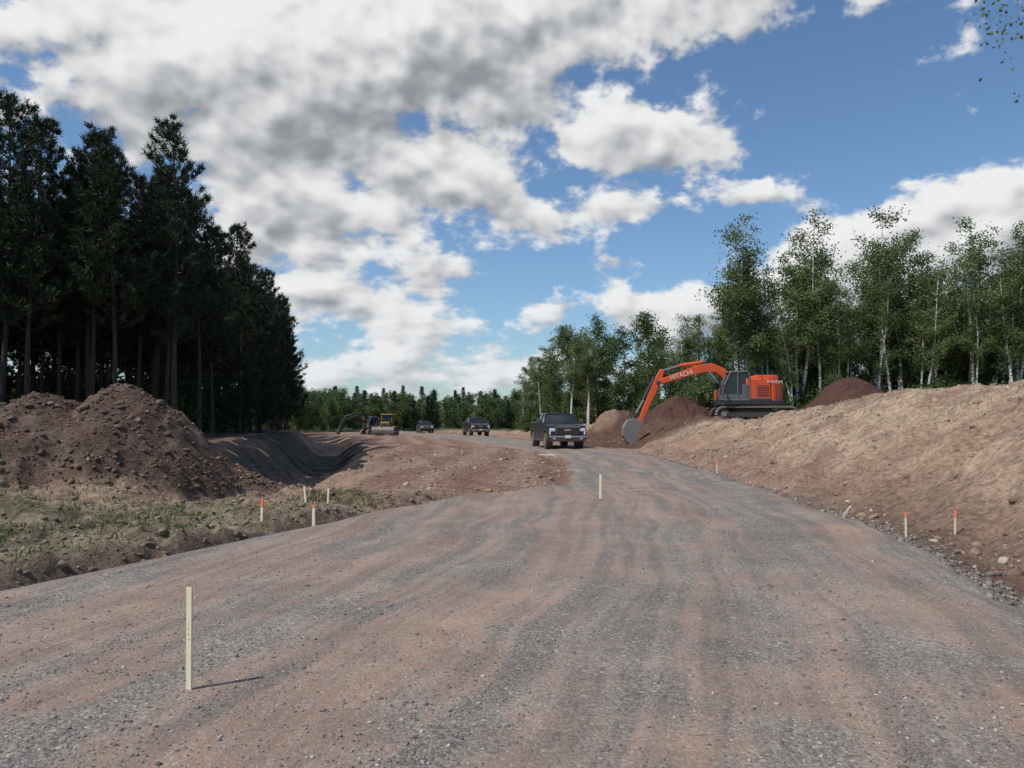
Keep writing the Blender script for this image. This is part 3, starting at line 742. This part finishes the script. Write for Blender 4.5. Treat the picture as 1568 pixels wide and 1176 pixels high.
    rod('mirror_arm',(-2.0,-1.42,2.1),(-2.2,-1.7,2.2),.02,m_dark,P,6);box('mirror',(-2.22,-1.72,2.1),(.06,.2,.32),m_blk,P,.02)
    boom=[(-.25,1.45),(-.75,1.45),(-1.6,2.45),(-2.2,2.98),(-3.0,2.98),(-5.45,2.28),(-5.72,2.22),(-5.78,2.42),(-5.5,2.62),(-3.3,3.42),(-2.45,3.55),(-1.75,3.25),(-.9,2.4)]
    prism('boom',boom,-.27,.19,paint,P,.04)
    stick=[(-5.28,3.12),(-5.52,3.2),(-5.86,2.62),(-6.05,2.2),(-6.92,.02),(-6.86,-.12),(-6.68,-.08),(-5.72,1.95),(-5.48,2.42)]
    prism('stick',stick,-.22,.14,paint,P,.03)
    cylY('boom_tip_pin',(-5.68,-.04,2.38),.13,.56,m_dark,P,16)
    for yy in(-.42,.34):
        rod('boom_cylinder',(-1.35,yy,1.35),(-2.15,yy,2.35),.11,m_dark,P);rod('boom_rod',(-2.15,yy,2.35),(-2.75,yy,3.1),.06,m_chrome,P)
    rod('stick_cylinder',(-2.95,-.04,3.62),(-4.4,-.04,3.4),.11,paint,P);rod('stick_rod',(-4.4,-.04,3.4),(-5.36,-.04,3.12),.055,m_chrome,P)
    box('cyl_bracket',(-2.95,-.04,3.52),(.3,.3,.25),m_dark,P,.03)
    rod('bucket_cylinder',(-5.88,-.04,2.72),(-6.55,-.04,1.35),.10,m_dark,P);rod('bucket_rod',(-6.55,-.04,1.35),(-7.0,-.04,.55),.05,m_chrome,P)
    rod('link',(-7.0,-.04,.55),(-6.62,-.04,.25),.06,m_dark,P);rod('link',(-7.0,-.04,.55),(-7.25,-.04,.05),.06,m_dark,P)
    mb=MB();t=np.linspace(0,1,10)
    for o_ in(-.1,0,.08):
        tube(mb,np.stack([-2.2-3.4*t,0*t+o_,3.6-.9*t**1.5+.18*np.sin(t*3.14)],-1),[.025]*10,5)
    obj('hoses',mb.mesh('hoses',[m_blk],True),parent=P)
    shell=[(-6.62,.02),(-7.15,.22),(-7.55,.12),(-7.82,-.30),(-7.84,-.80),(-7.62,-1.20),(-7.25,-1.52),(-7.15,-1.44),(-7.5,-1.08),(-7.68,-.75),(-7.66,-.35),(-7.45,-.02),(-7.12,.06),(-6.65,-.10)]
    prism('bucket_shell',shell,-.62,.54,m_steel,P,.01)
    side=[(-6.62,.0),(-7.15,.20),(-7.55,.10),(-7.80,-.30),(-7.82,-.80),(-7.6,-1.18),(-7.25,-1.50),(-7.08,-1.15),(-6.95,-.6)]
    prism('bucket_side',side,-.65,-.60,m_steel,P,.008);prism('bucket_side',side,.52,.57,m_steel,P,.008)
    for k in range(5): prism('tooth',[(-7.28,-1.54),(-7.18,-1.40),(-6.98,-1.74)],-.6+k*.26,-.5+k*.26,m_steel,P,.005)
    if text:
        for body,l2,sz_,ry,nm in (('HITACHI',(-4.95,-.30,2.53),.36,math.radians(-16),'boom_lettering'),('HITACHI',(.45,-1.43,2.28),.24,0,'body_lettering')):
            cu=bpy.data.curves.new(nm,'FONT');cu.body=body;cu.size=sz_;cu.extrude=.004
            cu.materials.append(m_white);o=bpy.data.objects.new(nm,cu);COL.objects.link(o);o.parent=P
            o.location=l2;o.rotation_euler=(math.pi/2,ry,0)
    return P
ze=H1(14.4,48)
excavator('excavator',m_oran,(14.5,48,max(ze,1.3)),math.radians(-7),math.radians(5))
m_dyel=simple('dark_machine_paint',(.05,.042,.02),.6,0,.2,2)
excavator('excavator',m_dyel,(-17.6,104,H1(-17.2,104)-.1),math.radians(35),0,.8,text=False)

def dozer(loc,rotz,sc):
    P=obj('bulldozer',None,loc,(0,0,rotz),sc)
    for s in(-1,1): track(P,s*.95,2.3,.42,.5,.42,m_track)
    box('chassis',(0,0,.75),(2.6,1.3,.6),m_yel,P,.05)
    prism('engine_hood',[(-1.7,.9),(-1.7,1.65),(-.3,1.75),(-.3,.9)],-.5,.5,m_yel,P,.06)
    box('grille',(-1.72,0,1.3),(.05,.8,.6),m_dark,P,.01)
    prism('cab',[(-.3,1.0),(-.35,1.7),(-.15,2.6),(.95,2.6),(1.05,1.0)],-.65,.65,m_glass,P,.04)
    for s in(-1,1):
        for x in(-.25,.95): rod('rops_post',(x,s*.68,1.0),(x*.9,s*.68,2.65),.06,m_yel,P,6)
        box('fender',(.3,s*.95,1.1),(1.6,.5,.12),m_yel,P,.03);box('work_lamp',(-.3,s*.5,2.72),(.12,.2,.12),m_lamp,P,.02)
        rod('push_arm',(-2.1,s*1.2,.5),(.2,s*1.2,.45),.09,m_yel,P,8)
    box('roof',(.35,0,2.7),(1.6,1.55,.14),m_yel,P,.04)
    rod('exhaust',(-.9,.25,1.7),(-.9,.25,2.5),.06,m_dark,P)
    prism('blade',[(-2.1,.1),(-2.25,.35),(-2.3,.7),(-2.15,1.1),(-2.05,1.1),(-2.2,.7),(-2.15,.38),(-2.0,.1)],-1.45,1.45,m_steel,P,.01)
    return P
dozer((-14.4,92,H1(-14.4,92)+.02),math.radians(84),.88)

# ------------------------------------------------------------------ survey stakes
m_lath,T=newmat('lath_wood');oc=T.n('ShaderNodeTexCoord').outputs['Object']
n=T.noise(T.v('MULTIPLY',oc,(30,30,3)),2.5,5,.6);finish(T,T.mix(n,(.62,.54,.36),(.78,.71,.52)),.8,n,.2,.003)
m_flag=simple('orange_marking_paint',(.75,.22,.10),.6)
m_ink=simple('marker_ink',(.10,.08,.07),.7)
def stake(x,y,h,w=.038,orange=0,tilt=(0,0),rz=0.0,name='survey_stake',marks=False):
    z=H1(x,y)+(.03 if float(road_sd(np.array([x]),np.array([y]))[0])>0 else 0)
    P=obj(name,None,(x,y,z),(tilt[0],tilt[1],rz))
    prism('lath',[(-w/2,-.1),(w/2,-.1),(w/2,h-.01),(w/2-.006,h),(-w/2,h-.004)],-.005,.005,m_lath,P,.0015)
    if orange: box('flagging',(0,0,h-orange/2),(w+.008,.02,orange),m_flag,P,.003)
    if marks:
        for k in range(4): box('ink_mark',(random.uniform(-.004,.004),-.0055,h*.5+k*.03),(random.uniform(.005,.012),.002,.004),m_ink,P,0,(0,random.uniform(-.5,.5),0))
stake(-1.86,4.66,.60,.042,0,(.01,-.005),-.45,marks=True)
stake(1.72,15.6,.49,.05,0,(.02,.02),-.4)
stake(-3.75,12.0,.38,.042,.12,(0,.03),-.4)
stake(-3.02,12.2,.36,.05,.04,(0,.0),-.3)
stake(-3.55,13.8,.34,.04,0,(0,-.12),-.4)
stake(-3.2,13.9,.34,.036,0,(0,.05),-.4)
stake(5.5,11.2,.38,.026,.07,(0,.0),-.4)
stake(6.35,11.5,.34,.026,.10,(0,.03),-.4)
stake(6.15,24,.38,.035,.10,(0,0),-.4)
stake(5.65,13.7,.24,.03,0,(.1,.6),-.3)
P=obj('wooden_board',None,(1.5,35.5,H1(1.5,35.5)+.09),(0,0,2.6))
box('plank',(0,0,0),(1.3,.12,.04),simple('pale_wood',(.7,.66,.58),.7),P,.004)
pole=MB();tube(pole,[(0,0,0),(0,0,4.5),(0,0,9)],[.14,.12,.09],8)
obj('utility_pole',pole.mesh('utility_pole',[m_gbark]),(16.0,68,1.2))

# ------------------------------------------------------------------ camera, sun, sky
cam=bpy.data.cameras.new('Camera');cam.lens=28;cam.sensor_width=36;cam.clip_end=6000;cam.clip_start=.05
co=bpy.data.objects.new('Camera',cam);COL.objects.link(co);co.location=(0,0,1.6);co.rotation_euler=(math.radians(92.53),0,0);S.camera=co
sl=bpy.data.lights.new('Sun','SUN');sl.energy=3.6;sl.angle=math.radians(.6);sl.color=(1,.95,.88)
so=bpy.data.objects.new('Sun',sl);COL.objects.link(so)
e=math.radians(SUN_EL);tosun=Vector((SUN_DIR.x*math.cos(e),SUN_DIR.y*math.cos(e),math.sin(e)))
so.rotation_euler=tosun.to_track_quat('Z','Y').to_euler()
W=bpy.data.worlds.new('World');S.world=W;W.use_nodes=True;W.node_tree.nodes.clear();T=NT(W.node_tree)
try: W.cycles.sampling_method='NONE'
except Exception as ex_: print(ex_)
g=T.n('ShaderNodeTexCoord').outputs['Generated']
g=T.v('NORMALIZE',g);sp=T.n('ShaderNodeSeparateXYZ',{0:g})
az=T.m('MULTIPLY',T.m('ARCTAN2',sp.outputs[0],sp.outputs[1]),57.2958)
el=T.m('MULTIPLY',T.m('ARCSINE',sp.outputs[2]),57.2958)
P0=T.n('ShaderNodeCombineXYZ',{0:az,1:el,2:0.0}).outputs[0]
BL=[ # azimuth, elevation, half-widths, amount
 (-25,24,13,6,.30),(-13,22.0,9,4.2,.30),(-3,26.5,8,3.8,.32),(5,28.5,7.5,3,.28),(-10,38,34,9,.22),
 (-5.5,17.0,5.6,2.5,.30),(-13,13.6,5.2,3.3,.26),(1.5,14.2,5.4,1.6,.26),(-5,10.4,2.8,1.4,.22),(-19,17,4,5,.22),(-18,10,4,3,.18),
 (9.5,20.2,5.6,2.4,.30),(14,18.6,3.6,1.9,.26),(5.0,19.2,3,1.3,.18),(2,21.6,3,1,.12),
 (26.0,11.6,6.0,2.5,.33),(32.5,12.0,5.5,3.0,.33),(21.0,9.4,3.8,2.6,.24),(28,6,12,3,.2),
 (11.5,7.6,5.0,1.7,.27),(16,7.8,3.4,1.8,.2),(-12,8.4,5,1.5,.27),(-7.5,6.4,3.6,1.1,.25),(3.1,7.7,1.8,1.1,.22),(9,15.0,4.5,.9,.17),
 (-9,3.4,14,2.2,.21),(5,4,8,1.6,.14),(27,26,6,1.6,.2),(15.5,26.6,4,1.8,.22),(17,15.2,2.2,1.0,.2),(9,11.0,2.6,.7,.15),(1,10.6,1.6,.6,.12),
 (22,20.5,6,3.2,-.14),(27,16.4,8,1.2,-.08),(-6.0,21.0,3.0,.9,-.12),(8,12.6,3.2,.9,-.12)]
def nz(p,det,rough=.56):
    s=T.n('ShaderNodeSeparateXYZ',{0:p});ec=T.m('MAXIMUM',s.outputs[1],0.0)
    e2=T.m('ADD',ec,T.m('MULTIPLY',T.m('LOGARITHM',T.m('ADD',ec,4.0),math.e),10.0))
    q=T.n('ShaderNodeCombineXYZ',{0:s.outputs[0],1:e2,2:3.7}).outputs[0]
    return T.noise(q,.21,det,rough,.10)
n0=nz(P0,8,.59);s0=nz(P0,2.5,.58);s1=nz(T.v('ADD',P0,(-.7,1.1,0)),2.5,.58)
d0=n0;rel=None
for (a,b,ra,rb,am) in BL:
    d=T.v('MULTIPLY',T.v('SUBTRACT',P0,(a,b,0)),(1/ra,1/rb,0))
    ex_=T.m('EXPONENT',T.m('MULTIPLY',T.v('DOT_PRODUCT',d,d),-1.0))
    d0=T.m('MULTIPLY_ADD',ex_,am,d0)
    if am>0:
        dy=T.m('MULTIPLY',T.v('DOT_PRODUCT',d,(-.25,1,0)),ex_)
        rel=T.m('MULTIPLY_ADD',dy,am,rel if rel is not None else 0.0)
alpha=T.ss(d0,.56,.70)
alpha=T.m('MULTIPLY',alpha,T.ss(el,0.0,1.5,.55,1.0))
SB=[(-27,18.0,8,2.6,-.20),(-11,20.0,8,2.6,-.26),(-2,23.0,7,2.0,-.18),(-17,15.5,4,2.5,-.12),(-22,23.5,5,2.2,.12),(-31,26,4,3,.1),(5,28,6,2.0,.10)]
lit=T.m('MULTIPLY_ADD',T.m('SUBTRACT',s0,s1),2.1,.74)
lit=T.m('MULTIPLY_ADD',T.m('SUBTRACT',n0,s0),.8,lit)
lit=T.m('MULTIPLY_ADD',rel,1.7,lit)
lit=T.m('SUBTRACT',lit,T.ss(d0,.74,1.05,0,.10))
for (a,b,ra,rb,am) in SB:
    d=T.v('MULTIPLY',T.v('SUBTRACT',P0,(a,b,0)),(1/ra,1/rb,0))
    lit=T.m('MULTIPLY_ADD',T.m('EXPONENT',T.m('MULTIPLY',T.v('DOT_PRODUCT',d,d),-1.0)),am,lit)
sh_=T.ss(lit,-.05,1.08)
ccol=T.mix(sh_,(2.7,2.9,3.2),(8.5,8.55,8.6))
sky=T.n('ShaderNodeTexSky',sky_type='NISHITA',sun_disc=False,sun_elevation=e,sun_rotation=math.atan2(tosun.x,tosun.y),altitude=200,air_density=1.0,dust_density=.8,ozone_density=1.6)
skc=T.mix(1.0,sky.outputs[0],(.92,1.10,1.24),'MULTIPLY')
haze=T.ss(el,9,0,0,.30);ccol=T.mix(haze,ccol,(6.2,7.0,7.8))
final=T.mix(alpha,skc,ccol)
bg=T.n('ShaderNodeBackground',{0:final,1:.10});wo=T.n('ShaderNodeOutputWorld');T.L.new(bg.outputs[0],wo.inputs[0])
